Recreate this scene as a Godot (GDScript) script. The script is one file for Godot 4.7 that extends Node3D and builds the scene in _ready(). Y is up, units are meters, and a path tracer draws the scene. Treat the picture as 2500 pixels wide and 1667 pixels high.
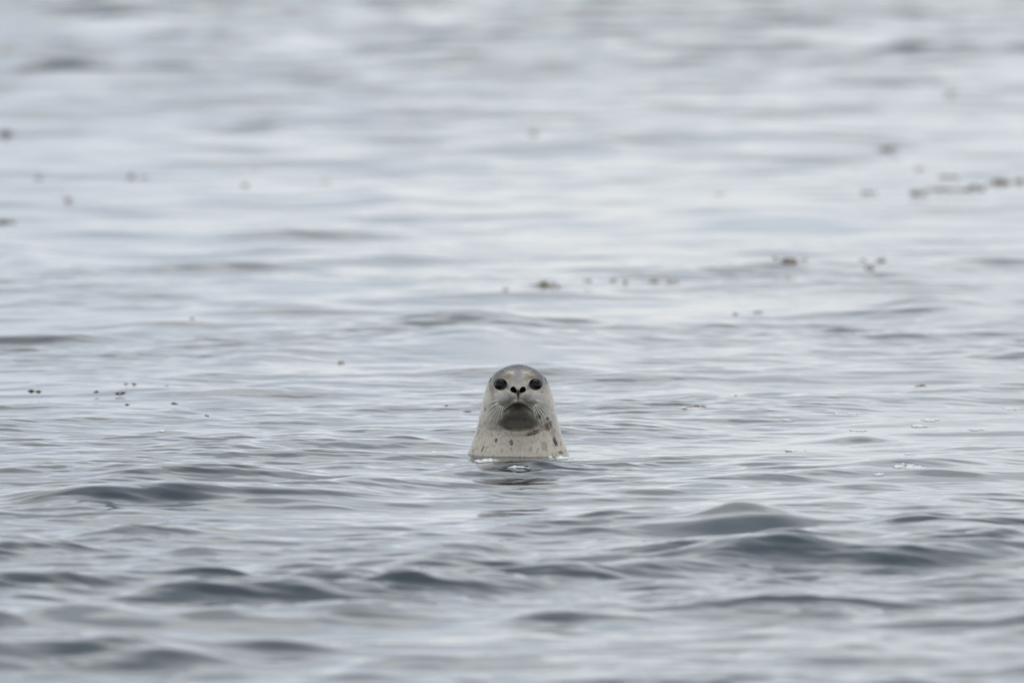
extends Node3D
# A harbour seal looks at the camera from grey, rippled water under an overcast sky.

const N := 512
const BIG := 2048
const EYE := Vector3(-0.0168, 1.95, 47.0)

var tile_a: PackedFloat32Array
var tile_b: PackedFloat32Array
var patch := FastNoiseLite.new()
var swell_list := [
	[0.21, 4.97, 0.09, 0.20, 0.014, 0.0],
	[-1.27, 1.50, 0.19, 0.22, 0.010, 0.0],
	[-1.16, 6.98, 0.17, 0.24, 0.016, 0.0],
	[-0.95, 8.93, 0.11, 0.24, 0.018, 0.2],
	[-0.62, 8.86, 0.13, 0.20, 0.011, 0.0],
	[-0.33, 8.59, 0.15, 0.22, 0.013, 0.0],
	[-0.15, 7.72, 0.06, 0.18, 0.010, 0.0],
	[-0.01, 9.41, 0.11, 0.20, 0.016, 0.0],
	[-0.28, 6.46, 0.07, 0.15, 0.010, 0.0],
	[-0.49, 4.48, 0.14, 0.16, 0.007, 0.0],
	[1.06, 5.88, 0.14, 0.20, 0.011, 0.0],
	[0.18, 8.75, 0.07, 0.18, 0.010, 0.0],
	[0.14, 11.09, 0.22, 0.25, 0.015, 0.0],
	[-1.05, -1.82, 0.09, 0.14, 0.020, 0.0],
	[-0.35, -1.02, 0.07, 0.14, 0.011, 0.0],
	[0.94, -0.99, 0.10, 0.18, 0.028, 0.2],
	[0.48, 1.39, 0.10, 0.14, 0.005, 0.0],
	[-0.15, -8.79, 0.27, 0.90, 0.045, 0.0],
	[-0.89, -14.77, 0.36, 1.00, 0.035, 0.2],
	[-0.32, -13.99, 0.16, 0.70, 0.020, 0.0],
	[-2.21, -34.49, 0.31, 1.60, 0.060, 0.0],
	[-2.61, -51.90, 0.28, 2.20, 0.060, 0.0],
	[1.21, -38.17, 0.26, 1.60, 0.055, 0.0],
	[2.76, -55.17, 0.39, 2.40, 0.060, 0.0],
	[1.06, -23.05, 0.46, 1.20, 0.050, 0.0],
	[-0.53, -25.94, 0.19, 1.00, 0.035, 0.0],
	[0.47, -34.67, 0.21, 1.50, 0.035, 0.0],
	[0.34, -28.37, 0.17, 1.10, 0.025, 0.0],
	[1.46, -11.31, 0.18, 0.60, 0.035, 0.0],
	[-0.82, -6.45, 0.15, 0.45, 0.020, 0.0],
	[-1.03, -8.35, 0.11, 0.45, 0.015, 0.0],
	[2.46, -40.12, 0.22, 1.60, 0.045, 0.0],
	[-1.51, -66.30, 0.26, 2.40, 0.045, 0.0],
	[0.50, -4.67, 0.11, 0.35, 0.018, 0.0],
	[0.85, -8.98, 0.13, 0.50, 0.020, 0.0],
	[-1.89, -17.64, 0.15, 1.00, 0.045, 0.0],
	[0.05, 3.86, 0.10, 0.15, 0.006, 0.0],
	[-0.83, 2.04, 0.10, 0.15, 0.005, 0.0],
	[-2.74, -74.83, 0.62, 3.00, 0.060, 0.0],
	[-0.58, -77.52, 0.38, 3.00, 0.050, 0.0],
	[2.12, -68.81, 0.47, 3.00, 0.050, 0.0],
	[-1.17, -37.27, 0.39, 1.60, 0.030, 0.0],
	[-0.81, -18.32, 0.20, 0.90, 0.020, 0.0],
	[1.06, 4.95, 0.18, 0.30, 0.020, 0.0],
	[0.80, 5.08, 0.10, 0.20, 0.015, 0.0],
	[0.49, 4.40, 0.18, 0.19, 0.048, 0.1],
	[0.60, 4.30, 0.12, 0.17, 0.026, 0.1],
	[0.70, 4.50, 0.10, 0.15, 0.022, 0.2],
	[0.03, 0.34, 0.24, 0.10, 0.020, -0.5],
	[-0.05, 0.75, 0.20, 0.08, 0.012, 0.3],
	[0.10, 1.10, 0.22, 0.09, 0.012, -0.3],
	[-0.33, 0.10, 0.14, 0.12, 0.012, 0.3],
]


func _ready():
	# ---- camera
	var cam := Camera3D.new()
	cam.name = "camera"
	var lens := CameraAttributesPhysical.new()
	lens.frustum_focal_length = 600.0
	lens.exposure_aperture = 7.6
	lens.frustum_focus_distance = 47.0
	lens.frustum_near = 1.0
	lens.frustum_far = 9000.0
	cam.attributes = lens
	add_child(cam)
	cam.position = EYE
	cam.rotation_degrees.x = -1.998
	cam.far = 9000.0
	# ---- sky, sun, exposure
	var we := WorldEnvironment.new()
	we.name = "world_environment"
	var env := Environment.new()
	env.background_mode = Environment.BG_SKY
	env.sky = Sky.new()
	env.sky.sky_material = overcast_sky()
	env.tonemap_mode = Environment.TONE_MAPPER_LINEAR
	env.tonemap_exposure = 1.0
	env.sdfgi_enabled = true
	env.ssao_enabled = true
	env.ssil_enabled = true
	we.environment = env
	add_child(we)
	var sun := DirectionalLight3D.new()
	sun.name = "sun"
	sun.light_energy = 0.30
	sun.light_color = Color(1.0, 0.97, 0.93)
	sun.light_angular_distance = 50.0
	sun.shadow_enabled = true
	sun.rotation_degrees = Vector3(-76, 160, 0)
	add_child(sun)
	# ---- the water
	make_tiles()
	make_sea()
	# ---- the seal
	make_seal()
	# ---- floating things
	make_weed()
	make_foam()


# ------------------------------------------------------------------ sky
func overcast_sky() -> PanoramaSkyMaterial:
	var w := 768
	var h := 384
	var soft := FastNoiseLite.new()
	soft.seed = 5
	soft.frequency = 1.3
	soft.fractal_octaves = 4
	var fine := FastNoiseLite.new()
	fine.seed = 9
	fine.frequency = 3.6
	fine.fractal_octaves = 3
	var im := Image.create(w, h, false, Image.FORMAT_RGBF)
	for j in h:
		var el := PI / 2 - PI * (j + 0.5) / h
		var up := maxf(sin(el), 0.0)
		for i in w:
			var az := TAU * (i + 0.5) / w
			# clouds lie in a flat layer: low ones are seen foreshortened
			var reach := 1.0 / (up + 0.16)
			var p := Vector2(cos(az), sin(az)) * reach * cos(el)
			var n := soft.get_noise_2d(p.x, p.y) + 0.45 * fine.get_noise_2d(p.x, p.y)
			var base := lerpf(1.25, SKYTOP, smoothstep(0.04, 0.75, pow(up, 0.6)))
			# brighter on the side where the sun stands behind the clouds
			var v := base * (1.0 + 0.40 * n) * (1.0 - 0.17 * cos(az) * cos(el)) * lerpf(0.80, 1.0, smoothstep(0.0, 0.09, up))
			var warm := clampf(n * 0.9, -0.5, 0.5)
			im.set_pixel(i, j, Color(v * (0.938 - 0.06 * up + 0.14 * warm), v * (0.997 + 0.03 * warm), v * (1.062 + 0.06 * up - 0.17 * warm)))
	var m := PanoramaSkyMaterial.new()
	m.panorama = ImageTexture.create_from_image(im)
	return m

const SKYTOP := 0.55


# ------------------------------------------------------------------ water
func make_tiles():
	var re := PackedFloat32Array()
	var im := PackedFloat32Array()
	re.resize(N * N)
	im.resize(N * N)
	var rng := RandomNumberGenerator.new()
	rng.seed = 77
	var main := Vector2(0.28, 0.96)
	for f in 2:
		for j in range(-46, 47):
			for i in range(-46, 47):
				var k := Vector2(i, j)
				var n := k.length()
				var g := Vector2(rng.randfn(), rng.randfn())
				if n < 5.0 or n > 46.0:
					continue
				var along := absf(k.dot(main)) / n
				var a := pow(n, -2.15) * (0.22 + 0.78 * along * along * along) * smoothstep(5.0, 8.0, n) * (1.0 - smoothstep(34.0, 46.0, n))
				var at := posmod(j, N) * N + posmod(i, N)
				# two real fields in one transform: the second one times i
				if f == 0:
					re[at] += a * g.x
					im[at] += a * g.y
					var back := posmod(-j, N) * N + posmod(-i, N)
					re[back] += a * g.x
					im[back] -= a * g.y
				else:
					re[at] -= a * g.y
					im[at] += a * g.x
					var back := posmod(-j, N) * N + posmod(-i, N)
					re[back] += a * g.y
					im[back] += a * g.x
	fft_rows(re, im)
	transpose(re)
	transpose(im)
	fft_rows(re, im)
	tile_a = finished(re)
	tile_b = finished(im)
	patch.seed = 31
	patch.frequency = 0.35
	patch.fractal_octaves = 2


func fft_rows(re: PackedFloat32Array, im: PackedFloat32Array):
	var bits := 9
	var rev := PackedInt32Array()
	rev.resize(N)
	for i in N:
		var r := 0
		for b in bits:
			if i & (1 << b):
				r |= 1 << (bits - 1 - b)
		rev[i] = r
	var co := PackedFloat32Array()
	var si := PackedFloat32Array()
	for i in N / 2:
		co.append(cos(TAU * i / N))
		si.append(sin(TAU * i / N))
	for row in N:
		var o := row * N
		for i in N:
			var r := rev[i]
			if r > i:
				var t := re[o + i]
				re[o + i] = re[o + r]
				re[o + r] = t
				t = im[o + i]
				im[o + i] = im[o + r]
				im[o + r] = t
		var half := 1
		while half < N:
			var step := N / (2 * half)
			for k in half:
				var c := co[k * step]
				var s := si[k * step]
				var p := o + k
				while p < o + N:
					var q := p + half
					var x := re[q] * c - im[q] * s
					var y := re[q] * s + im[q] * c
					re[q] = re[p] - x
					im[q] = im[p] - y
					re[p] += x
					im[p] += y
					p += 2 * half
			half *= 2


func transpose(a: PackedFloat32Array):
	for j in N:
		for i in range(j + 1, N):
			var t := a[j * N + i]
			a[j * N + i] = a[i * N + j]
			a[i * N + j] = t


func finished(a: PackedFloat32Array) -> PackedFloat32Array:
	# unit variance, then four times as fine (with a wrapped margin, so that the edges meet)
	var sum := 0.0
	for v in a:
		sum += v * v
	var k := 1.0 / sqrt(sum / a.size())
	var im := Image.create_from_data(N, N, false, Image.FORMAT_RF, a.to_byte_array())
	var wide := Image.create(N + 32, N + 32, false, Image.FORMAT_RF)
	for dy in [-1, 0, 1]:
		for dx in [-1, 0, 1]:
			wide.blit_rect(im, Rect2i(0, 0, N, N), Vector2i(16 + dx * N, 16 + dy * N))
	wide.resize((N + 32) * 4, (N + 32) * 4, Image.INTERPOLATE_CUBIC)
	var out := wide.get_region(Rect2i(64, 64, BIG, BIG)).get_data().to_float32_array()
	for i in out.size():
		out[i] *= k
	return out


func sample(t: PackedFloat32Array, u: float, v: float) -> float:
	u *= BIG
	v *= BIG
	var i := floori(u)
	var j := floori(v)
	u -= i
	v -= j
	var i1 := (i + 1) & 2047
	i &= 2047
	var r0 := (j & 2047) << 11
	var r1 := ((j + 1) & 2047) << 11
	var a := t[r0 + i]
	var b := t[r1 + i]
	return lerpf(a + (t[r0 + i1] - a) * u, b + (t[r1 + i1] - b) * u, v)


func water(x: float, z: float, near_swells: Array) -> float:
	var calm := (1.0 - 0.5 * exp(-(x * x + z * z) / 0.03)) * (1.0 - 0.5 * exp(-pow((x - 0.7) / 0.6, 2.0) - pow((z - 3.4) / 1.1, 2.0))) * (1.0 - 0.5 * exp(-pow((x + 0.67) / 0.3, 2.0) - pow((z - 4.0) / 1.3, 2.0))) * (1.0 - 0.6 * exp(-pow((x - 1.0) / 0.7, 2.0) - pow((z - 10.4) / 1.2, 2.0)))
	var pn := patch.get_noise_2d(x, z * 0.6)
	var fore := smoothstep(-2.0, 4.5, z)
	var back := smoothstep(-6.0, -30.0, z)
	var far := smoothstep(-14.0, -40.0, z)
	var h := 0.0
	if far < 1.0:
		h += (1.0 - far) * sample(tile_a, (x * 0.955 + z * 0.296) * 0.0435, (z * 0.955 - x * 0.296) * 0.0435) * lerpf(AMP_LONG, AMP_LONG * 1.05, fore)
	if far > 0.0:
		# open water: longer crests
		h += far * sample(tile_a, (x * 0.985 + z * 0.17) * 0.026, (z * 0.985 - x * 0.17) * 0.052) * lerpf(0.0100, 0.0160, smoothstep(-25.0, -65.0, z))
	# shorter waves with long crests across the swell, then fine ripples in patches
	h += sample(tile_b, (x * 0.95 - z * 0.31) * 0.140 + 0.37, (z * 0.95 + x * 0.31) * 0.205) * (0.0021 + 0.0030 * fore + 0.0011 * pn) * (1.0 - 0.75 * back)
	if far > 0.0:
		h += far * sample(tile_b, (x * 0.99 - z * 0.12) * 0.075, (z * 0.99 + x * 0.12) * 0.16) * (0.0046 + 0.0042 * smoothstep(-40.0, -70.0, z))
	h += sample(tile_b, (x * 0.88 + z * 0.47) * 0.066, (z * 0.88 - x * 0.47) * 0.092 + 0.61) * (0.0046 + 0.0012 * fore) * (1.0 - 0.6 * far)
	var ahead := exp(-x * x / 0.12 - (z - 0.8) * (z - 0.8) / 0.5)
	if z > -16.0:
		# short-crested chop close to the shore
		h += sample(tile_b, (x * 0.83 + z * 0.56) * 0.135 + 0.15, (z * 0.83 - x * 0.56) * 0.135 + 0.29) * (0.0016 + 0.0036 * fore + 0.0012 * ahead) * smoothstep(-16.0, -9.0, z)
	var busy := 0.0014 * ahead
	h += sample(tile_a, (x * 0.90 + z * 0.43) * 0.31, (z * 0.90 - x * 0.43) * 0.66 + 0.2) * maxf(0.0010 + 0.0012 * pn + 0.0005 * fore + busy, 0.0002) * (1.0 - 0.85 * back)
	if z > -8.0:
		h += sample(tile_a, (x * 0.93 - z * 0.36) * 0.75 + 0.5, (z * 0.93 + x * 0.36) * 1.05) * maxf(0.00024 + 0.0003 * pn + 0.5 * busy, 0.0)
	# crests are a little sharper than troughs
	h += (1.0 - 0.8 * far) * (12.0 * h * h - 0.0012)
	h *= calm
	for s in near_swells:
		var dx = x - s[0] + h * 2.5
		var dz = z - s[1] - dx * s[5] + h * 9.0 * s[3] / 0.3
		var e = dx * dx / (s[2] * s[2])
		if e < 14.0:
			# steeper towards the shore than behind
			var w = s[3] if dz > 0.0 else s[3] * 2.2
			h += s[4] * exp(-1.5 * (sqrt(e + 0.45) - 0.671)) * exp(-dz * dz / (w * w)) - s[4] * 0.25 * exp(-e) * exp(-dz * dz / (9.0 * s[3] * s[3]))
	return lerpf(h, 0.002, 0.9 * exp(-(x * x + z * z) / 0.024))

const AMP_LONG := 0.0078


func swells_at(z: float, margin := 0.0) -> Array:
	return swell_list.filter(func(s): return absf(z - s[1]) < 3.6 * 2.2 * s[3] + absf(s[5]) * s[2] * 2.5 + margin)


func level(x: float, z: float) -> float:
	return water(x, z, swells_at(z))


func make_sea():
	# rows of the sheet: fine where the lens is sharp, wider further out and on to the horizon
	var rows := PackedFloat32Array()
	for z in [400.0, 150.0, 80.0, 55.0, 45.0, 38.0, 33.0, 29.0, 26.0, 23.5, 21.5, 19.8, 18.5, 17.4, 16.6, 16.0, 15.6, 15.3, 15.1]:
		rows.append(z)
	var zz := 15.0
	while zz > -95.0:
		rows.append(zz)
		var gap := 0.013 if zz > -3.5 else 0.014 + 0.0015 * (-3.5 - zz)
		if zz > 4.0:
			gap = 0.016
		if zz > 12.2:
			gap = 0.03
		zz -= gap * DETAIL
	var step := 0.3
	while zz > -8000.0:
		rows.append(zz)
		step *= 1.12
		zz -= step
	# columns, as shares of the width that the sheet is fine over
	var cols := PackedFloat32Array()
	var fine := int(380 / DETAIL)
	for c in fine + 1:
		cols.append(2.0 * c / fine - 1.0)
	var far := 0.012
	var u := 1.0
	while u < 2500.0:
		far *= 1.28
		u += far
		cols.append(u)
		cols.insert(0, -u)
	var nc := cols.size()
	var nr := rows.size()
	var pos := PackedVector3Array()
	pos.resize(nc * nr)
	var at := 0
	for r in nr:
		var z := rows[r]
		var d := clampf(47.0 - z, 28.0, 145.0)
		var half := d * 0.03 * 1.12 + 0.5
		var near := swells_at(z)
		for c in nc:
			var x := cols[c] * half
			var y := 0.0
			if absf(cols[c]) < 6.0 and z < 30.0 and z > -160.0:
				y = water(x, z, near) * (1.0 - smoothstep(3.0, 6.0, absf(cols[c]))) * smoothstep(-160.0, -100.0, z) * smoothstep(30.0, 16.0, z)
			pos[at] = Vector3(x, y, z)
			at += 1
	var nor := PackedVector3Array()
	nor.resize(nc * nr)
	at = 0
	for r in nr:
		var up := maxi(r - 1, 0) * nc
		var dn := mini(r + 1, nr - 1) * nc
		var o := r * nc
		for c in nc:
			var a := pos[o + mini(c + 1, nc - 1)] - pos[o + maxi(c - 1, 0)]
			var b := pos[up + c] - pos[dn + c]
			nor[at] = b.cross(a).normalized()
			at += 1
	var idx := PackedInt32Array()
	idx.resize((nc - 1) * (nr - 1) * 6)
	var k := 0
	for r in nr - 1:
		for c in nc - 1:
			var p := r * nc + c
			idx[k] = p
			idx[k + 1] = p + nc
			idx[k + 2] = p + 1
			idx[k + 3] = p + 1
			idx[k + 4] = p + nc
			idx[k + 5] = p + nc + 1
			k += 6
	var sea := MeshInstance3D.new()
	sea.name = "sea"
	sea.mesh = array_mesh(pos, nor, idx)
	var m := StandardMaterial3D.new()
	m.resource_name = "grey water"
	m.albedo_color = Color(0.028, 0.040, 0.050).linear_to_srgb()
	m.roughness = 0.06
	m.metallic_specular = 0.354
	sea.material_override = m
	sea.set_meta("kind", "structure")
	sea.set_meta("label", "grey rippled sea under an overcast sky, all around the seal")
	add_child(sea, true)

const DETAIL := 1.0


func array_mesh(pos: PackedVector3Array, nor: PackedVector3Array, idx: PackedInt32Array, col := PackedColorArray(), uv := PackedVector2Array()) -> ArrayMesh:
	var a := []
	a.resize(Mesh.ARRAY_MAX)
	a[Mesh.ARRAY_VERTEX] = pos
	a[Mesh.ARRAY_NORMAL] = nor
	a[Mesh.ARRAY_INDEX] = idx
	if col.size():
		a[Mesh.ARRAY_COLOR] = col
	if uv.size():
		a[Mesh.ARRAY_TEX_UV] = uv
	var m := ArrayMesh.new()
	m.add_surface_from_arrays(Mesh.PRIMITIVE_TRIANGLES, a)
	return m


# ------------------------------------------------------------------ seal
# half width of head and neck, squared, by height above the water line
var width_keys := [[-0.30, 0.190], [-0.12, 0.166], [0.0, 0.1405], [0.027, 0.1300], [0.0545, 0.1198], [0.088, 0.1108], [0.119, 0.1043], [0.153, 0.0975], [0.179, 0.0905], [0.202, 0.0805], [0.215, 0.0720], [0.2255, 0.0610], [0.236, 0.0435], [0.2425, 0.0265], [0.2468, 0.0]]
# depth in front of the axis over half width
var depth_keys := [[-0.30, 0.90], [0.0, 0.87], [0.03, 0.78], [0.0545, 0.71], [0.075, 0.73], [0.10, 0.85], [0.14, 0.95], [0.19, 0.95], [0.2468, 0.95]]
# how far the muzzle stands out from the skull, and its half width
var muzzle_keys := [[0.040, 0.0], [0.056, 0.0], [0.063, 0.003], [0.070, 0.016], [0.080, 0.033], [0.092, 0.046], [0.104, 0.054], [0.115, 0.058], [0.128, 0.062], [0.137, 0.066], [0.150, 0.071], [0.160, 0.076], [0.172, 0.077], [0.179, 0.071], [0.185, 0.059], [0.192, 0.041], [0.200, 0.025], [0.210, 0.013], [0.222, 0.004], [0.235, 0.0]]
var muzzle_width_keys := [[0.040, 0.062], [0.08, 0.062], [0.10, 0.060], [0.12, 0.058], [0.137, 0.058], [0.15, 0.055], [0.16, 0.050], [0.172, 0.040], [0.18, 0.034], [0.19, 0.028], [0.20, 0.024], [0.235, 0.022]]


func curve(keys: Array, t: float) -> float:
	if t <= keys[0][0]:
		return keys[0][1]
	var last := keys.size() - 1
	if t >= keys[last][0]:
		return keys[last][1]
	var i := 0
	while keys[i + 1][0] < t:
		i += 1
	var w: float = keys[i + 1][0] - keys[i][0]
	var s: float = (t - keys[i][0]) / w
	var d: float = (keys[i + 1][1] - keys[i][1]) / w
	var d0: float = d
	var d1: float = d
	if i > 0:
		d0 = slope_between((keys[i][1] - keys[i - 1][1]) / (keys[i][0] - keys[i - 1][0]), d)
	if i < last - 1:
		d1 = slope_between(d, (keys[i + 2][1] - keys[i + 1][1]) / (keys[i + 2][0] - keys[i + 1][0]))
	var s2 := s * s
	var s3 := s2 * s
	return (2 * s3 - 3 * s2 + 1) * keys[i][1] + (s3 - 2 * s2 + s) * w * d0 + (3 * s2 - 2 * s3) * keys[i + 1][1] + (s3 - s2) * w * d1


func slope_between(a: float, b: float) -> float:
	return (a + b) / 2.0


func half_width(y: float) -> float:
	return sqrt(maxf(curve(width_sq, y), 0.0))

var width_sq := []


func bell(x: float, y: float, cx: float, cy: float, rx: float, ry: float, turn := 0.0) -> float:
	var dx := x - cx
	var dy := y - cy
	var u := (dx * cos(turn) + dy * sin(turn)) / rx
	var v := (dy * cos(turn) - dx * sin(turn)) / ry
	return exp(-u * u - v * v)


func mouth_y(x: float) -> float:
	return 0.1368 - 15.0 * x * x * (1.0 + 60.0 * maxf(absf(x) - 0.012, 0.0) * 0.0)


func nostril(x: float, y: float) -> float:
	# 1 inside, 0 outside: a drop that is wide above and outside and narrows down to the middle
	var ax := absf(x)
	var dx := ax - 0.0118
	var dy := y - 0.1745
	var u := dx * 0.74 + dy * 0.67
	var v := dy * 0.74 - dx * 0.67
	var r := sqrt(u * u / (0.0104 * 0.0104) + v * v / (pow(0.0072 + 0.28 * u, 2.0)))
	return 1.0 - smoothstep(0.78, 1.12, r)


func face(x: float, y: float, w: float, keys: Vector4) -> float:
	# z of the front of head and neck; keys: depth share, muzzle, muzzle width
	var ax := absf(x)
	var z := keys.x * sqrt(maxf(w * w - x * x, 0.0))
	if y < -0.02:
		return z
	z += keys.y * exp(-pow(ax / keys.z, 2.6))
	# whisker pads, chin and lower lip
	z += 0.015 * exp(-pow(bell_r(ax, y, 0.0275, 0.1505, 0.0225, 0.0205), 3.0))
	z += 0.004 * bell(x, y, 0, 0.176, 0.017, 0.010)
	var my := mouth_y(x)
	var in_mouth := 1.0 - smoothstep(0.034, 0.044, ax)
	z -= in_mouth * 0.0055 * (1.0 - smoothstep(my - 0.0035, my + 0.001, y)) * smoothstep(0.085, 0.128, y)
	z -= in_mouth * 0.005 * exp(-pow((y - my) / 0.0017, 2.0))
	z += 0.004 * bell(ax, y, 0.0, my + 0.006, 0.03, 0.005)
	if y > my:
		z -= 0.0035 * exp(-pow(x / 0.0016, 2.0)) * smoothstep(my, my + 0.004, y) * (1.0 - smoothstep(0.170, 0.180, y))
	z -= 0.013 * nostril(x, y)
	# eye sockets, lids, brows
	var ex := (ax - 0.0485) / 0.0172
	var ey := (y - 0.1905) / 0.0145
	var er := sqrt(ex * ex + ey * ey)
	z -= 0.007 * exp(-pow(er / 0.95, 4.0))
	z += 0.0022 * exp(-pow((er - 1.12) / 0.16, 2.0))
	z -= 0.006 * bell(ax, y, 0.030, 0.192, 0.010, 0.014)
	z += 0.0045 * bell(ax, y, 0.0235, 0.2235, 0.010, 0.0055)
	z += 0.003 * bell(ax, y, 0.045, 0.214, 0.018, 0.006)
	# cheeks
	z += 0.006 * bell(ax, y, 0.062, 0.150, 0.016, 0.030)
	# crease under the jaw, and the fold of skin below it
	var cy := 0.0635 + 5.0 * x * x
	z -= 0.004 * exp(-pow((y - cy + 0.003) / 0.005, 2.0)) * (1.0 - smoothstep(0.055, 0.075, ax))
	var fy := 0.0460 + 2.2 * x * x
	z += 0.0038 * exp(-pow((y - fy) / (0.0035 if y > fy else 0.011), 2.0)) * (1.0 - smoothstep(0.055, 0.08, ax))
	# ear holes
	z -= 0.010 * bell(ax, y, 0.0745, 0.2050, 0.0024, 0.0070, 0.35)
	return z


func front(x: float, y: float) -> float:
	return face(x, y, half_width(y), Vector4(curve(depth_keys, y), curve(muzzle_keys, y), curve(muzzle_width_keys, y), 0))

# dark marks in the coat: x, y, half width, half height, turn, darkness, warmth
var marks := [
	[-0.033, 0.0855, 0.0048, 0.0030, -0.4, 0.85, 0.2], [-0.0285, 0.0715, 0.0110, 0.0044, -0.28, 0.95, 0.0],
	[-0.0608, 0.0363, 0.0030, 0.0056, 0.0, 0.85, 0.4], [-0.0185, 0.0300, 0.0050, 0.0075, 0.2, 0.62, 0.9],
	[0.0396, 0.0570, 0.0185, 0.0058, 0.30, 0.66, 0.9], [0.0811, 0.0958, 0.0040, 0.0048, 0.0, 0.8, 0.2],
	[0.0836, 0.0764, 0.0092, 0.0118, -0.3, 0.62, 0.5], [0.1025, 0.0324, 0.0048, 0.0120, 0.42, 0.85, -0.1],
	[0.0720, 0.0194, 0.0080, 0.0105, 0.0, 0.32, 0.6], [0.0966, 0.0583, 0.0075, 0.0100, 0.0, 0.25, 0.8],
	[0.0345, 0.0130, 0.0050, 0.0090, 0.0, 0.25, 0.4], [-0.0976, 0.0130, 0.0026, 0.0070, -0.3, 0.6, 0.2],
	[-0.0912, 0.1243, 0.0020, 0.0060, 0.0, 0.8, 0.2], [-0.1054, 0.0777, 0.0022, 0.0045, -0.3, 0.45, 0.4],
	[0.1186, 0.0030, 0.0055, 0.0040, -0.3, 0.6, 0.3], [0.0565, 0.1023, 0.0055, 0.0060, 0.3, 0.8, 0.4],
	[-0.0340, 0.1036, 0.0045, 0.0035, 0.0, 0.5, 0.2], [0.0190, 0.0932, 0.0065, 0.0040, 0.2, 0.5, 0.2],
	[-0.1105, 0.0600, 0.0035, 0.0090, -0.2, 0.35, 0.5], [0.0668, 0.1700, 0.0022, 0.0020, 0.0, 0.6, 0.0],
	[-0.0735, 0.1780, 0.0060, 0.0110, 0.2, 0.42, 0.7], [-0.0690, 0.1400, 0.0045, 0.0110, 0.1, 0.45, 0.6], [-0.0700, 0.1600, 0.0050, 0.0070, 0.5, 0.35, 0.6],
	[-0.1240, 0.0080, 0.0030, 0.0050, -0.3, 0.4, 0.4], [0.0070, 0.0180, 0.0040, 0.0050, 0.0, 0.12, 0.5],
]


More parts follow.
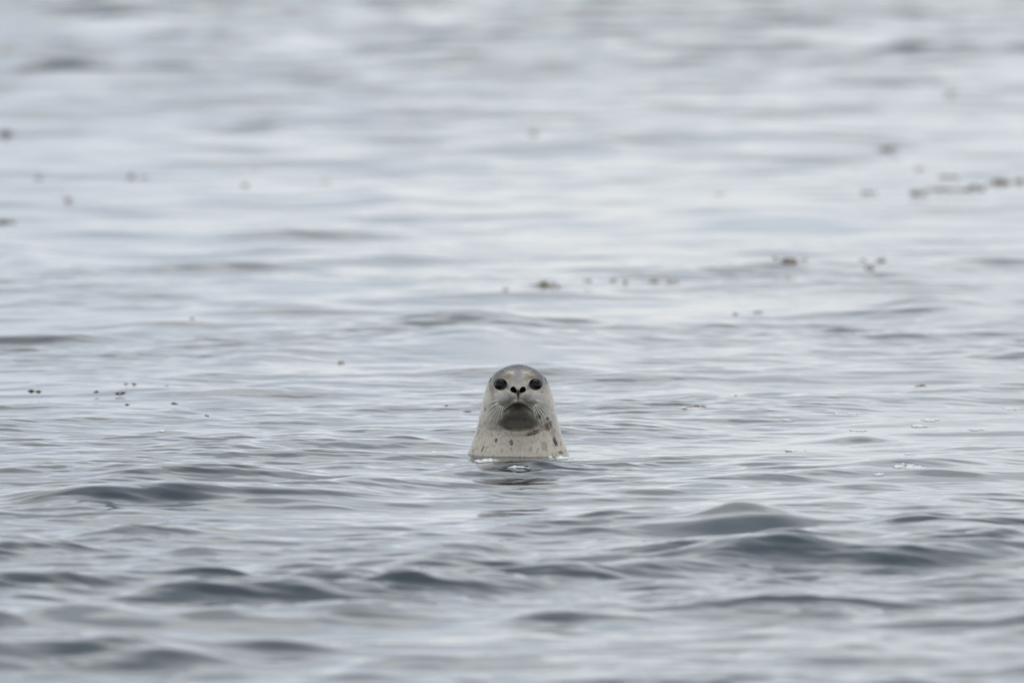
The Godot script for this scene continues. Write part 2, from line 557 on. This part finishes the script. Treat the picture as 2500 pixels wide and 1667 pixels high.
func fur_color(x: float, y: float, side: float, grain: FastNoiseLite, cloudy: FastNoiseLite) -> Color:
	# SIDE: 0 in front, 1 at the back
	var ax := absf(x)
	var n := cloudy.get_noise_2d(x * 1000.0, y * 1000.0)
	var g := grain.get_noise_2d(x * 1000.0, y * 300.0)
	var edge := cloudy.get_noise_2d(x * 4200.0 + 700.0, y * 3000.0)
	var coat := Color(0.62, 0.55, 0.45)
	var slate := Color(0.085, 0.091, 0.105)
	var tan := Color(0.29, 0.235, 0.18)
	var dark := Color(0.030, 0.028, 0.030)
	var c := coat
	c = c.lerp(Color(0.32, 0.255, 0.19), 0.6 * smoothstep(0.15, 0.55, cloudy.get_noise_2d(x * 1500.0 + 300.0, y * 1000.0)))
	# the face is tanner than the neck
	var facing := smoothstep(0.075, 0.13, y) * (1.0 - smoothstep(0.060, 0.092, ax))
	c = c.lerp(Color(0.44, 0.38, 0.305), 0.8 * facing)
	var jaw_shade := (1.0 - smoothstep(-0.022, 0.014, ax - lerpf(0.068, 0.036, clampf((y - 0.075) / 0.042, 0, 1)))) * smoothstep(0.058, 0.070, y - 5.0 * x * x) * (1.0 - smoothstep(mouth_y(x) - 0.002, mouth_y(x) + 0.001, y))
	c = c.lerp(Color(0.070, 0.062, 0.046), 0.90 * jaw_shade)  # shade under the chin, painted into the fur colour
	# grey crown, and the grey band that runs down to the nose
	var crown := smoothstep(0.212, 0.232, y + 0.006 * n - 0.0065 * sin(ax * 70.0) + 0.55 * maxf(ax - 0.03, 0.0))
	var band := exp(-pow(ax / (0.0150 + 0.004 * n), 3.0)) * smoothstep(0.180, 0.212, y)
	var bridge := exp(-pow(ax / 0.022, 4.0)) * smoothstep(0.176, 0.184, y) * 0.35
	c = c.lerp(slate, clampf(maxf(maxf(crown, band), bridge), 0, 1) * 0.92)
	c = c.lerp(slate, 0.75 * smoothstep(0.3, 0.8, side) * smoothstep(-0.1, 0.2, y + 0.2 * n))
	c = c.lerp(Color(0.20, 0.175, 0.135), 0.85 * exp(-pow(bell_r(ax, y, 0.060, 0.128, 0.022, 0.030), 3.0)) * (0.75 + 0.9 * n))  # shade of the lower cheeks put into the coat colour, broken up by noise
	# tan round the eyes, pale brows
	c = c.lerp(tan, bell(ax, y, 0.037, 0.2105, 0.020, 0.0085, -0.1))
	c = c.lerp(tan, 0.75 * bell(ax, y, 0.066, 0.186, 0.008, 0.016))
	c = c.lerp(tan * 0.4, 0.85 * bell(ax, y, 0.031, 0.1815, 0.013, 0.0032, 0.65))
	c = c.lerp(Color(0.54, 0.49, 0.41), 0.8 * exp(-pow(bell_r(ax, y, 0.0235, 0.2232, 0.0105, 0.0050), 4.0)))
	# mottling of the cheeks
	c = c * (1.0 + (0.10 + 0.16 * facing) * n + 0.13 * g)
	# dots on the whisker pads, in rows
	var px := (ax - 0.010) / 0.0058
	var py := (y - 0.166 + 0.25 * (ax - 0.03)) / 0.0056
	var row := roundi(py)
	px += 0.5 * (row & 1)
	var off := Vector2(px - roundf(px), py - row)
	var pad := exp(-pow(bell_r(ax, y, 0.0315, 0.1500, 0.0215, 0.0190), 4.0))
	c = c.lerp(dark, pad * 0.85 * exp(-off.length_squared() / 0.085))
	c = c.lerp(Color(0.115, 0.105, 0.09), pad * clampf(0.55 + 1.0 * edge, 0.15, 0.9))
	# nose leather, nostrils, mouth
	var nose := exp(-pow(bell_r(ax, y, 0.0, 0.1705 + 0.35 * maxf(ax - 0.004, 0.0), 0.0205, 0.0095), 6.0))
	c = c.lerp(Color(0.05, 0.05, 0.052), nose * 0.9)
	c = c.lerp(Color(0.006, 0.006, 0.007), nostril(x, y))
	c = c.lerp(dark, 0.9 * exp(-pow(bell_r(x, y, 0.0006, 0.1650, 0.0048, 0.0105), 4.0)))
	c = c.lerp(dark, 0.6 * exp(-pow(x / 0.0010, 2.0)) * smoothstep(0.135, 0.14, y) * (1.0 - smoothstep(0.172, 0.182, y)))
	var my := mouth_y(x)
	c = c.lerp(Color(0.010, 0.010, 0.012), 0.95 * exp(-pow((y - my) / (0.0020 + 0.0016 * exp(-ax * ax / 0.0002)), 2.0)) * (1.0 - smoothstep(0.034, 0.043, ax)))
	c = c.lerp(dark, 0.85 * exp(-pow(bell_r(x, y, -0.002, 0.1275, 0.0095, 0.0085), 4.0)) * (1.0 if y < my else 0.0))
	# bare dark lids
	var er := Vector2((ax - 0.0485) / 0.0172, (y - 0.1905) / 0.0145).length()
	c = c.lerp(Color(0.005, 0.005, 0.006), 1.0 - smoothstep(1.02, 1.20, er))
	c = c.lerp(dark, 0.9 * bell(ax, y, 0.0320, 0.1885, 0.0070, 0.0046, 0.5))
	# ears
	c = c.lerp(dark, 0.95 * exp(-pow(bell_r(ax, y, 0.0745, 0.2050, 0.0028, 0.0080, 0.35), 4.0)))
	# spots
	if side < 0.5:
		for s in marks:
			if absf(x - s[0]) < 0.03 and absf(y - s[1]) < 0.03:
				var r := bell_r(x + 0.0012 * g, y + 0.0015 * n, s[0], s[1], s[2] * 1.12, s[3] * 1.12, s[4])
				var ink := Color(0.055, 0.050, 0.052).lerp(Color(0.135, 0.062, 0.040), clampf(s[6], 0, 1))
				c = c.lerp(ink, minf(s[5] * 1.3, 1.0) * (1.0 - smoothstep(0.70, 1.25, r + 0.5 * edge)))
	return c


func bell_r(x: float, y: float, cx: float, cy: float, rx: float, ry: float, turn := 0.0) -> float:
	var dx := x - cx
	var dy := y - cy
	return Vector2((dx * cos(turn) + dy * sin(turn)) / rx, (dy * cos(turn) - dx * sin(turn)) / ry).length()


func make_seal():
	for k in width_keys:
		width_sq.append([k[0], k[1] * k[1]])
	var seal := Node3D.new()
	seal.name = "harbour_seal"
	seal.set_meta("label", "pale grey spotted seal, head and neck raised out of the water, facing the camera")
	seal.set_meta("category", "seal")
	# it looks up a little, at the camera
	seal.rotation_degrees.x = -2.38
	seal.position.y = 0.001
	add_child(seal)
	var grain := FastNoiseLite.new()
	grain.seed = 3
	grain.frequency = 0.17
	grain.fractal_octaves = 2
	var cloudy := FastNoiseLite.new()
	cloudy.seed = 12
	cloudy.frequency = 0.055
	cloudy.fractal_octaves = 3
	var nf := 340
	var nb := 70
	var nt := nf + nb
	var nr := 440
	var top := 0.24679
	var pos := PackedVector3Array()
	var col := PackedColorArray()
	var uv := PackedVector2Array()
	for r in nr + 1:
		var s := float(r) / nr
		var y := top - (top + 0.24) * (0.25 * s * s + 0.75 * pow(s, 1.5)) * (1.0 if r else 0.0)
		var w := half_width(y) if r else 0.0
		var keys := Vector4(curve(depth_keys, y), curve(muzzle_keys, y), curve(muzzle_width_keys, y), 0)
		for i in nt:
			var p := Vector3(0, y, 0)
			var side := 0.0
			if i <= nf:
				var a := PI * (float(i) / nf - 0.5)
				# finer in the middle, where the face is
				a = a * 0.72 + 0.28 * (PI / 2) * pow(absf(a) / (PI / 2), 2.0) * signf(a)
				p.x = w * sin(a)
				p.z = face(p.x, y, w, keys)
				side = 0.5 * absf(a) / (PI / 2) * 0.6
			else:
				var a := PI * float(i - nf) / nb
				p.x = w * cos(a)
				p.z = -w * 1.08 * sin(a)
				side = 0.3 + 0.7 * sin(a)
			pos.append(p)
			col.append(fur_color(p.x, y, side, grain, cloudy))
			uv.append(Vector2(p.x * 10.0, y * 10.0))
	# the head leans a little, and the neck slopes back under water
	var idx := PackedInt32Array()
	for r in nr:
		for i in nt:
			var a := r * nt + i
			var b := r * nt + (i + 1) % nt
			idx.append_array(PackedInt32Array([a, b, a + nt, b, b + nt, a + nt]))
	var nor := PackedVector3Array()
	nor.resize(pos.size())
	for k in range(0, idx.size(), 3):
		var n := (pos[idx[k + 2]] - pos[idx[k]]).cross(pos[idx[k + 1]] - pos[idx[k]])
		nor[idx[k]] += n
		nor[idx[k + 1]] += n
		nor[idx[k + 2]] += n
	for k in nor.size():
		nor[k] = nor[k].normalized() if k >= nt else Vector3.UP
	var fur := StandardMaterial3D.new()
	fur.resource_name = "wet fur"
	fur.vertex_color_use_as_albedo = true
	fur.roughness = 0.3
	fur.metallic_specular = 0.42
	fur.clearcoat_enabled = true
	fur.clearcoat = 0.5
	fur.clearcoat_roughness = 0.22
	fur.rim_enabled = true
	fur.rim = 0.1
	fur.heightmap_enabled = true
	fur.heightmap_scale = 0.05
	fur.heightmap_texture = fur_texture()
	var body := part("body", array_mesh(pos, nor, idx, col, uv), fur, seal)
	body.set_meta("label", "sleek pale coat with brown spots and a slate grey crown")
	# eyes
	var wet := StandardMaterial3D.new()
	wet.resource_name = "dark wet eye"
	wet.albedo_color = Color(0.008, 0.007, 0.007).linear_to_srgb()
	wet.roughness = 0.02
	wet.metallic_specular = 0.33
	for s in [-1, 1]:
		var ball := SphereMesh.new()
		ball.radius = 0.0186
		ball.height = 0.0372
		ball.radial_segments = 40
		ball.rings = 24
		var e := part("eye", ball, wet, seal)
		e.position = Vector3(s * 0.0466, 0.1886, front(s * 0.0485, 0.1905) - 0.0072)
	# nostrils: open and black inside
	var hollow := StandardMaterial3D.new()
	hollow.resource_name = "black nostril"
	hollow.albedo_color = Color(0.004, 0.004, 0.004).linear_to_srgb()
	hollow.roughness = 1.0
	hollow.specular_mode = BaseMaterial3D.SPECULAR_DISABLED
	for s in [-1, 1]:
		var hole := SphereMesh.new()
		hole.radius = 0.0080
		hole.height = 0.0160
		hole.radial_segments = 20
		hole.rings = 10
		var o := part("nostril", hole, hollow, seal)
		o.scale = Vector3(1.18, 0.90, 0.35)
		o.rotation.z = s * 0.72
		o.position = Vector3(s * 0.0122, 0.1748, front(s * 0.0122, 0.1748) + 0.0065)
	# whiskers: root, middle and tip in the plane across the view; they stand off the skin
	var hair := StandardMaterial3D.new()
	hair.resource_name = "pale whisker"
	hair.albedo_color = Color(0.95, 0.92, 0.82).linear_to_srgb()
	hair.roughness = 0.4
	for w in [
		[600, 592, 520, 612, 455, 655], [605, 628, 510, 680, 420, 750], [610, 640, 500, 745, 405, 875], [620, 645, 520, 785, 460, 915],
		[632, 650, 570, 765, 530, 888], [640, 655, 602, 755, 580, 835], [655, 660, 638, 725, 632, 800], [612, 618, 560, 640, 500, 672],
		[1000, 592, 1095, 615, 1170, 670], [1015, 630, 1115, 685, 1200, 760], [1000, 635, 1125, 735, 1218, 870], [990, 635, 1090, 765, 1165, 915],
		[985, 640, 1045, 745, 1085, 842], [975, 650, 1015, 745, 1042, 838], [965, 660, 985, 720, 995, 782], [1010, 610, 1070, 630, 1130, 668],
	]:
		whisker(w, "whisker", 0.0012, hair, seal)
	for w in [
		[705, 278, 692, 252, 680, 226], [735, 270, 730, 248, 724, 222], [682, 290, 658, 268, 630, 248],
		[905, 275, 914, 252, 926, 226], [878, 275, 880, 248, 883, 220], [935, 288, 958, 266, 985, 245],
	]:
		whisker(w, "brow_whisker", 0.0008, hair, seal)


func whisker(w: Array, called: String, thick: float, m: Material, seal: Node3D):
	var k := 0.000259
	var p := []
	for i in 3:
		p.append(Vector2((w[i * 2] - 812) * k, (1160 - w[i * 2 + 1]) * k))
	var curve3 := []
	var z0 := front(p[0].x, p[0].y)
	var zt := maxf(front(clampf(p[2].x, -0.08, 0.08), p[2].y) + 0.012, z0 - 0.05)
	if called == "brow_whisker":
		zt = z0 + 0.012
	for i in 13:
		var t := i / 12.0
		# through all three points
		var q: Vector2 = p[0] * (2 * (t - 0.5) * (t - 1)) + p[1] * (4 * t * (1 - t)) + p[2] * (2 * t * (t - 0.5))
		curve3.append(Vector3(q.x, q.y, lerpf(z0 - 0.002, zt, t) + 0.02 * t * (1 - t)))
	part(called, tube(curve3, thick, thick * 0.3, 5), m, seal)


func tube(path: Array, r0: float, r1: float, sides: int) -> ArrayMesh:
	var pos := PackedVector3Array()
	var nor := PackedVector3Array()
	var idx := PackedInt32Array()
	var n := path.size()
	for i in n:
		var d: Vector3 = (path[mini(i + 1, n - 1)] - path[maxi(i - 1, 0)]).normalized()
		var u := d.cross(Vector3(0.3, 0.2, 1.0)).normalized()
		var v := d.cross(u)
		for s in sides:
			var a := TAU * s / sides
			var o := u * cos(a) + v * sin(a)
			nor.append(o)
			pos.append(path[i] + o * lerpf(r0, r1, float(i) / (n - 1)))
	for i in n - 1:
		for s in sides:
			var a := i * sides + s
			var b := i * sides + (s + 1) % sides
			idx.append_array(PackedInt32Array([a, a + sides, b, b, a + sides, b + sides]))
	return array_mesh(pos, nor, idx)


func fur_texture() -> ImageTexture:
	# short hairs that lie down the neck
	var im := Image.create(512, 512, false, Image.FORMAT_L8)
	var rng := RandomNumberGenerator.new()
	rng.seed = 8
	im.fill(Color(0.5, 0.5, 0.5))
	for k in 16000:
		var x := rng.randi_range(0, 511)
		var y := rng.randi_range(0, 511)
		var v := rng.randf_range(0.25, 0.8)
		for i in rng.randi_range(6, 16):
			im.set_pixel((x + (i * rng.randi_range(0, 1)) / 6) % 512, (y + i) % 512, Color(v, v, v))
	return ImageTexture.create_from_image(im)


func part(called: String, mesh: Mesh, m: Material, parent: Node) -> MeshInstance3D:
	var o := MeshInstance3D.new()
	o.name = called
	o.mesh = mesh
	o.material_override = m
	parent.add_child(o, true)
	return o


# ------------------------------------------------------------------ floating things
# x, z, width, height, tone (0 dark brown, 1 pale ochre), label
var weed_list := [
	[-2.09, -22.66, 0.124, 0.032, 0.15, "dark brown weed clump at the far left edge, the darkest on that side"],
	[-1.91, -25.80, 0.048, 0.037, 0.50, "upright brown weed knob standing alone, above and beside the dark clump at the left edge"],
	[-1.97, -26.93, 0.023, 0.020, 0.50, "faint weed speck just left of the upright brown knob"],
	[-1.20, -28.68, 0.046, 0.038, 0.45, "round blurred weed knob, lower of the two left of the top centre"],
	[-1.20, -31.63, 0.048, 0.036, 0.50, "round blurred weed knob, upper of the two left of the top centre"],
	[-1.75, -30.18, 0.043, 0.032, 0.40, "greyish weed knob, left one of a close pair in the upper left water"],
	[-1.68, -30.15, 0.051, 0.025, 0.40, "greyish weed knob, right one of a close pair in the upper left water"],
	[-0.86, -29.81, 0.047, 0.018, 0.70, "pale tan weed scrap right of the two round knobs"],
	[-2.56, -38.83, 0.079, 0.032, 0.60, "pale blurred weed scrap at the left edge, farthest out on that side"],
	[-2.15, -29.98, 0.027, 0.021, 0.30, "tiny grey weed fleck far out at the left, left of the close pair"],
	[0.09, -37.94, 0.056, 0.023, 0.70, "faint lone weed scrap far out above the seal"],
	[2.46, -49.18, 0.059, 0.031, 0.50, "faint lone weed scrap near the top right, farthest of all"],
	[1.78, -35.00, 0.092, 0.038, 0.60, "pale double weed knob far out at the upper right"],
	[1.86, -31.74, 0.060, 0.025, 0.40, "brown weed tuft just above the long drift of weed at the right"],
	[2.02, -28.18, 0.142, 0.041, 0.20, "thickest dark brown weed clump in the long drift at the right"],
	[1.89, -27.97, 0.153, 0.028, 0.35, "low trailing weed left of the thickest clump in the right drift"],
	[2.15, -29.14, 0.117, 0.021, 0.45, "thin trailing weed right of the thickest clump in the right drift"],
	[2.25, -29.26, 0.066, 0.032, 0.50, "ochre weed tuft at the right edge, end of the long drift"],
	[1.94, -29.50, 0.117, 0.018, 0.75, "pale tan weed lying behind the dark clump in the right drift"],
	[1.75, -27.17, 0.079, 0.027, 0.55, "short ochre weed tuft at the near end of the right drift"],
	[1.53, -27.23, 0.076, 0.024, 0.65, "tan weed scrap left of the long drift at the right"],
	[0.88, -27.57, 0.065, 0.021, 0.75, "pale weed scrap in open water, midway between seal top and right drift"],
	[0.11, -14.40, 0.094, 0.034, 0.75, "ochre weed clump with a curled end, straight above the seal"],
	[-0.04, -13.47, 0.037, 0.019, 0.40, "small brown weed knob just above and left of the seal's head"],
	[0.26, -15.16, 0.035, 0.023, 0.60, "ochre weed knob right of the curled clump, first of a row"],
	[0.26, -13.80, 0.037, 0.017, 0.35, "brown weed knob below the first of the row right of the curled clump"],
	[0.35, -15.16, 0.048, 0.023, 0.70, "tan weed tuft, second of the row right of the curled clump"],
	[0.40, -15.01, 0.032, 0.023, 0.60, "tan weed tuft, third of the row right of the curled clump"],
	[0.50, -15.15, 0.063, 0.020, 0.80, "pale weed tuft, fourth of the row right of the curled clump"],
	[0.57, -15.09, 0.057, 0.017, 0.85, "palest weed tuft, last of the row right of the curled clump"],
	[1.00, -16.36, 0.081, 0.029, 0.60, "ochre weed clump right of centre, left one of a scattered group"],
	[1.08, -16.81, 0.046, 0.021, 0.70, "pale weed tuft beside the ochre clump right of centre"],
	[1.22, -17.10, 0.072, 0.026, 0.55, "brown weed tuft in the middle of the scattered group right of centre"],
	[1.31, -16.30, 0.039, 0.026, 0.15, "darkest small weed knob, nearest of the scattered group right of centre"],
	[1.31, -17.40, 0.049, 0.021, 0.70, "ochre weed tuft just above the darkest small knob"],
	[1.39, -17.40, 0.056, 0.021, 0.75, "ochre weed tuft, rightmost of the scattered group right of centre"],
	[0.76, -11.83, 0.033, 0.016, 0.40, "grey weed scrap above and right of the seal, left one of two"],
	[0.84, -12.01, 0.036, 0.014, 0.40, "grey weed scrap above and right of the seal, right one of two"],
	[-1.10, -10.64, 0.021, 0.016, 0.30, "lone grey weed fleck left of the seal, in smooth water"],
	[-0.56, -7.23, 0.017, 0.012, 0.50, "tiny lone weed fleck between the seal and the smooth water at the left"],
	[-1.18, -4.98, 0.034, 0.008, 0.20, "dark flat weed scrap, uppermost of the near scraps at the left"],
	[-1.19, -4.28, 0.044, 0.012, 0.20, "widest dark weed scrap among the near scraps at the left"],
	[-1.07, -4.94, 0.021, 0.006, 0.30, "short weed scrap right of the uppermost near one at the left"],
	[-0.87, -5.03, 0.035, 0.007, 0.30, "flat weed scrap, rightmost of the near scraps at the left"],
	[-1.46, -4.49, 0.053, 0.008, 0.35, "long thin weed scrap, leftmost of the near scraps"],
	[-1.27, -4.33, 0.024, 0.007, 0.30, "small weed scrap just left of the widest dark one"],
	[-1.16, -3.61, 0.026, 0.008, 0.15, "dark little weed scrap right below the widest dark one"],
	[-1.02, -3.77, 0.028, 0.008, 0.20, "dark weed scrap lying off to the right below the widest one"],
	[-0.97, -3.41, 0.021, 0.005, 0.35, "thin weed sliver close behind the seal side of the near scraps"],
	[-0.91, -2.77, 0.023, 0.006, 0.30, "faint flat weed scrap, lowest of the near scraps at the left"],
	[-0.20, -3.32, 0.033, 0.007, 0.25, "dark flat weed scrap in the water just left of the seal's cheek"],
	[-0.15, -3.07, 0.051, 0.006, 0.35, "thin weed sliver touching the outline of the seal's left cheek"],
	[0.32, -4.00, 0.023, 0.012, 0.25, "dark weed speck right of the seal's head"],
	[0.37, -3.74, 0.026, 0.008, 0.40, "paler weed speck right of the seal's head, beside the dark one"],
	[0.53, -3.09, 0.059, 0.007, 0.35, "long dark weed strand floating right of the seal"],
	[0.49, -2.90, 0.031, 0.006, 0.30, "short dark weed strand under the long one right of the seal"],
	[0.65, -3.83, 0.018, 0.009, 0.45, "tiny weed speck far right of the seal's eyes"],
	[1.23, -4.72, 0.053, 0.010, 0.50, "brown thin weed strand at the right, in the smooth water"],
	[1.42, -4.84, 0.034, 0.008, 0.35, "dark weed scrap at the right edge of the smooth water"],
]
# x, z, half width, height, label
var foam_list := [
	[-0.09, 0.27, 0.037, 0.012, "white foam patch floating in front of the seal's neck, at its left"],
	[0.12, 0.16, 0.044, 0.013, "white foam patch at the right corner of the seal's neck"],
	[-0.22, -0.17, 0.040, 0.016, "white foam patch in the water beside the left of the seal's neck"],
	[-1.02, -1.72, 0.014, 0.009, "small lone foam patch far left of the seal"],
	[1.19, -2.11, 0.034, 0.018, "thickest white foam patch on a crest at the right"],
	[1.15, -1.84, 0.029, 0.011, "thin foam patch joined to the thickest one at the right"],
	[0.97, -1.61, 0.026, 0.008, "foam cap on the top of the round grey wave at the right"],
	[0.77, -0.08, 0.037, 0.018, "slanting foam streak right of the seal, left of the round wave"],
	[1.05, 1.14, 0.046, 0.020, "nearest white foam patch at the right, with dark gaps between bubbles"],
	[1.46, -3.36, 0.035, 0.018, "foam patch cut by the right edge, above the others"],
	[1.08, 0.08, 0.017, 0.007, "tiny foam patch between the thickest and the nearest one"],
	[0.96, -2.71, 0.048, 0.012, "faint long foam streak behind the round wave"],
	[0.78, -2.29, 0.026, 0.007, "faint short foam streak left of the long faint one"],
	[1.30, -1.40, 0.029, 0.007, "thin foam line right of the thickest patch"],
	[-0.00, 1.01, 0.028, 0.009, "faint foam on the water below the seal, over its reflection"],
	[0.96, 1.37, 0.022, 0.007, "thin foam line just left of the nearest patch at the right"],
]


func make_weed():
	var tones := []
	for k in 6:
		var m := StandardMaterial3D.new()
		m.resource_name = "wet brown weed"
		m.albedo_color = Color(0.120, 0.074, 0.030).lerp(Color(0.48, 0.34, 0.17), k / 5.0).linear_to_srgb()
		m.roughness = 0.6
		m.metallic_specular = 0.3
		m.backlight_enabled = true
		m.backlight = Color(0.12, 0.10, 0.05)
		tones.append(m)
	for n in weed_list.size():
		var w: Array = weed_list[n]
		var rng := RandomNumberGenerator.new()
		rng.seed = 500 + n
		var t := Node3D.new()
		t.name = "seaweed_scrap" if n == 0 else "seaweed_scrap_%03d" % n
		t.position = Vector3(w[0], level(w[0], w[1]), w[1])
		t.set_meta("label", w[5])
		t.set_meta("category", "seaweed")
		t.set_meta("group", "seaweed drifting on the water")
		add_child(t, true)
		var m: Material = tones[clampi(roundi(w[4] * 5), 0, 5)]
		var wide: float = w[2]
		var high: float = w[3] * 0.62
		var blades := clampi(roundi(wide / 0.022), 2, 7)
		for b in blades:
			# a flat, wavy blade that lies on the water with its tip or its bend standing out
			var x0 := ((float(b) + 0.5) / blades - 0.5) * wide * 0.7 + rng.randf_range(-0.2, 0.2) * wide / blades
			var long := wide * rng.randf_range(0.5, 0.95)
			var dir := rng.randf_range(-0.5, 0.5) + (PI if rng.randf() < 0.5 else 0.0)
			var lift := high * rng.randf_range(0.4, 1.0) + 0.002
			part("frond", blade(Vector3(x0, 0, rng.randf_range(-0.03, 0.03)), long, dir, lift, clampf(high * 0.35, 0.004, 0.012) * (0.8 if high < 0.012 else 1.0), rng), m, t)
		for b in (0 if high < 0.016 else 1 if high < 0.03 else 2):
			var ball := SphereMesh.new()
			var r := clampf(high * 0.24, 0.0025, 0.010) * rng.randf_range(0.8, 1.2)
			ball.radius = r
			ball.height = r * 2.6
			ball.radial_segments = 10
			ball.rings = 6
			var o := part("air_bladder", ball, m, t)
			o.position = Vector3(rng.randf_range(-0.35, 0.35) * wide, (high - r) * rng.randf_range(0.0, 0.7), rng.randf_range(-0.02, 0.02))
			o.rotation = Vector3(rng.randf_range(-0.5, 0.5), 0, PI / 2 + rng.randf_range(-0.5, 0.5))


func blade(from: Vector3, long: float, dir: float, lift: float, half: float, rng: RandomNumberGenerator) -> ArrayMesh:
	var pos := PackedVector3Array()
	var idx := PackedInt32Array()
	var n := 9
	var along := Vector3(cos(dir), 0, sin(dir))
	var across := Vector3(-sin(dir), rng.randf_range(-0.7, 0.7), cos(dir)).normalized()
	var wave := rng.randf_range(0.0, TAU)
	var peak := rng.randf_range(0.35, 0.9)
	for i in n + 1:
		var t := float(i) / n
		var c := from + along * long * (t - 0.5) + Vector3(0, lift * exp(-pow((t - peak) / 0.33, 2.0)) - 0.004, 0.006 * sin(wave + t * 7.0))
		var w := half * (0.35 + 0.65 * sin(PI * clampf(t * 0.85 + 0.1, 0, 1))) * (1.0 + 0.25 * sin(wave + t * 17.0))
		var a := c + across * w
		var b := c - across * w
		var thick := across.cross(along).normalized() * 0.0012
		pos.append_array(PackedVector3Array([a + thick, b + thick, b - thick, a - thick]))
	for i in n:
		for s in 4:
			var a := i * 4 + s
			var b := i * 4 + (s + 1) % 4
			idx.append_array(PackedInt32Array([a, a + 4, b, b, a + 4, b + 4]))
	idx.append_array(PackedInt32Array([0, 1, 2, 0, 2, 3]))
	var e := n * 4
	idx.append_array(PackedInt32Array([e, e + 2, e + 1, e, e + 3, e + 2]))
	var st := SurfaceTool.new()
	st.begin(Mesh.PRIMITIVE_TRIANGLES)
	for k in idx:
		st.set_smooth_group(-1)
		st.add_vertex(pos[k])
	st.generate_normals()
	return st.commit()


func make_foam():
	var m := StandardMaterial3D.new()
	m.resource_name = "white foam"
	m.albedo_color = Color(0.90, 0.91, 0.92).linear_to_srgb()
	m.roughness = 0.25
	# one bubble: the upper part of a ball
	var up := PackedVector3Array()
	var ring := 7
	up.append(Vector3.UP)
	for r in 2:
		for s in ring:
			var a := TAU * (s + 0.5 * r) / ring
			var e := 0.9 - 0.95 * r
			up.append(Vector3(cos(a) * cos(e), sin(e), sin(a) * cos(e)))
	var tri := PackedInt32Array()
	for s in ring:
		var a := 1 + s
		var b := 1 + (s + 1) % ring
		tri.append_array(PackedInt32Array([0, a, b, a, a + ring, b, b, a + ring, b + ring]))
	for n in foam_list.size():
		var f: Array = foam_list[n]
		var rng := RandomNumberGenerator.new()
		rng.seed = 900 + n
		var pos := PackedVector3Array()
		var nor := PackedVector3Array()
		var idx := PackedInt32Array()
		var wide: float = f[2]
		var deep: float = f[3] * 6.0
		var y0 := level(f[0], f[1])
		var lumps := FastNoiseLite.new()
		lumps.seed = n
		lumps.frequency = 26.0
		for b in int(clampf(wide * deep * 330000.0, 220, 2400)):
			var a := rng.randf() * TAU
			var d := sqrt(rng.randf())
			var x: float = f[0] + cos(a) * d * wide
			var z: float = f[1] + sin(a) * d * deep
			if lumps.get_noise_2d(x, z * 0.6) < d * d * 0.8 - 0.34 or absf(sin(a)) * d > 1.15 * (1.0 - absf(cos(a)) * d):
				continue
			var r := rng.randf_range(0.0018, 0.0050) * (1.0 if rng.randf() < 0.9 else 1.7)
			var c := Vector3(x - f[0], level(x, z) - y0 + 0.0003, z - f[1])
			var o := pos.size()
			var flat := 0.2 if rng.randf() < 0.9 else 0.7
			for q in up:
				pos.append(c + q * r * Vector3(1, flat, 1))
				nor.append((q * Vector3(flat, 1, flat)).normalized())
			for q in tri:
				idx.append(o + q)
		if idx.is_empty():
			continue
		var foam := MeshInstance3D.new()
		foam.name = "foam_patch" if n == 0 else "foam_patch_%03d" % n
		foam.mesh = array_mesh(pos, nor, idx)
		foam.material_override = m
		foam.position = Vector3(f[0], y0, f[1])
		foam.set_meta("label", f[4])
		foam.set_meta("category", "foam")
		foam.set_meta("group", "patches of foam on the water")
		add_child(foam, true)
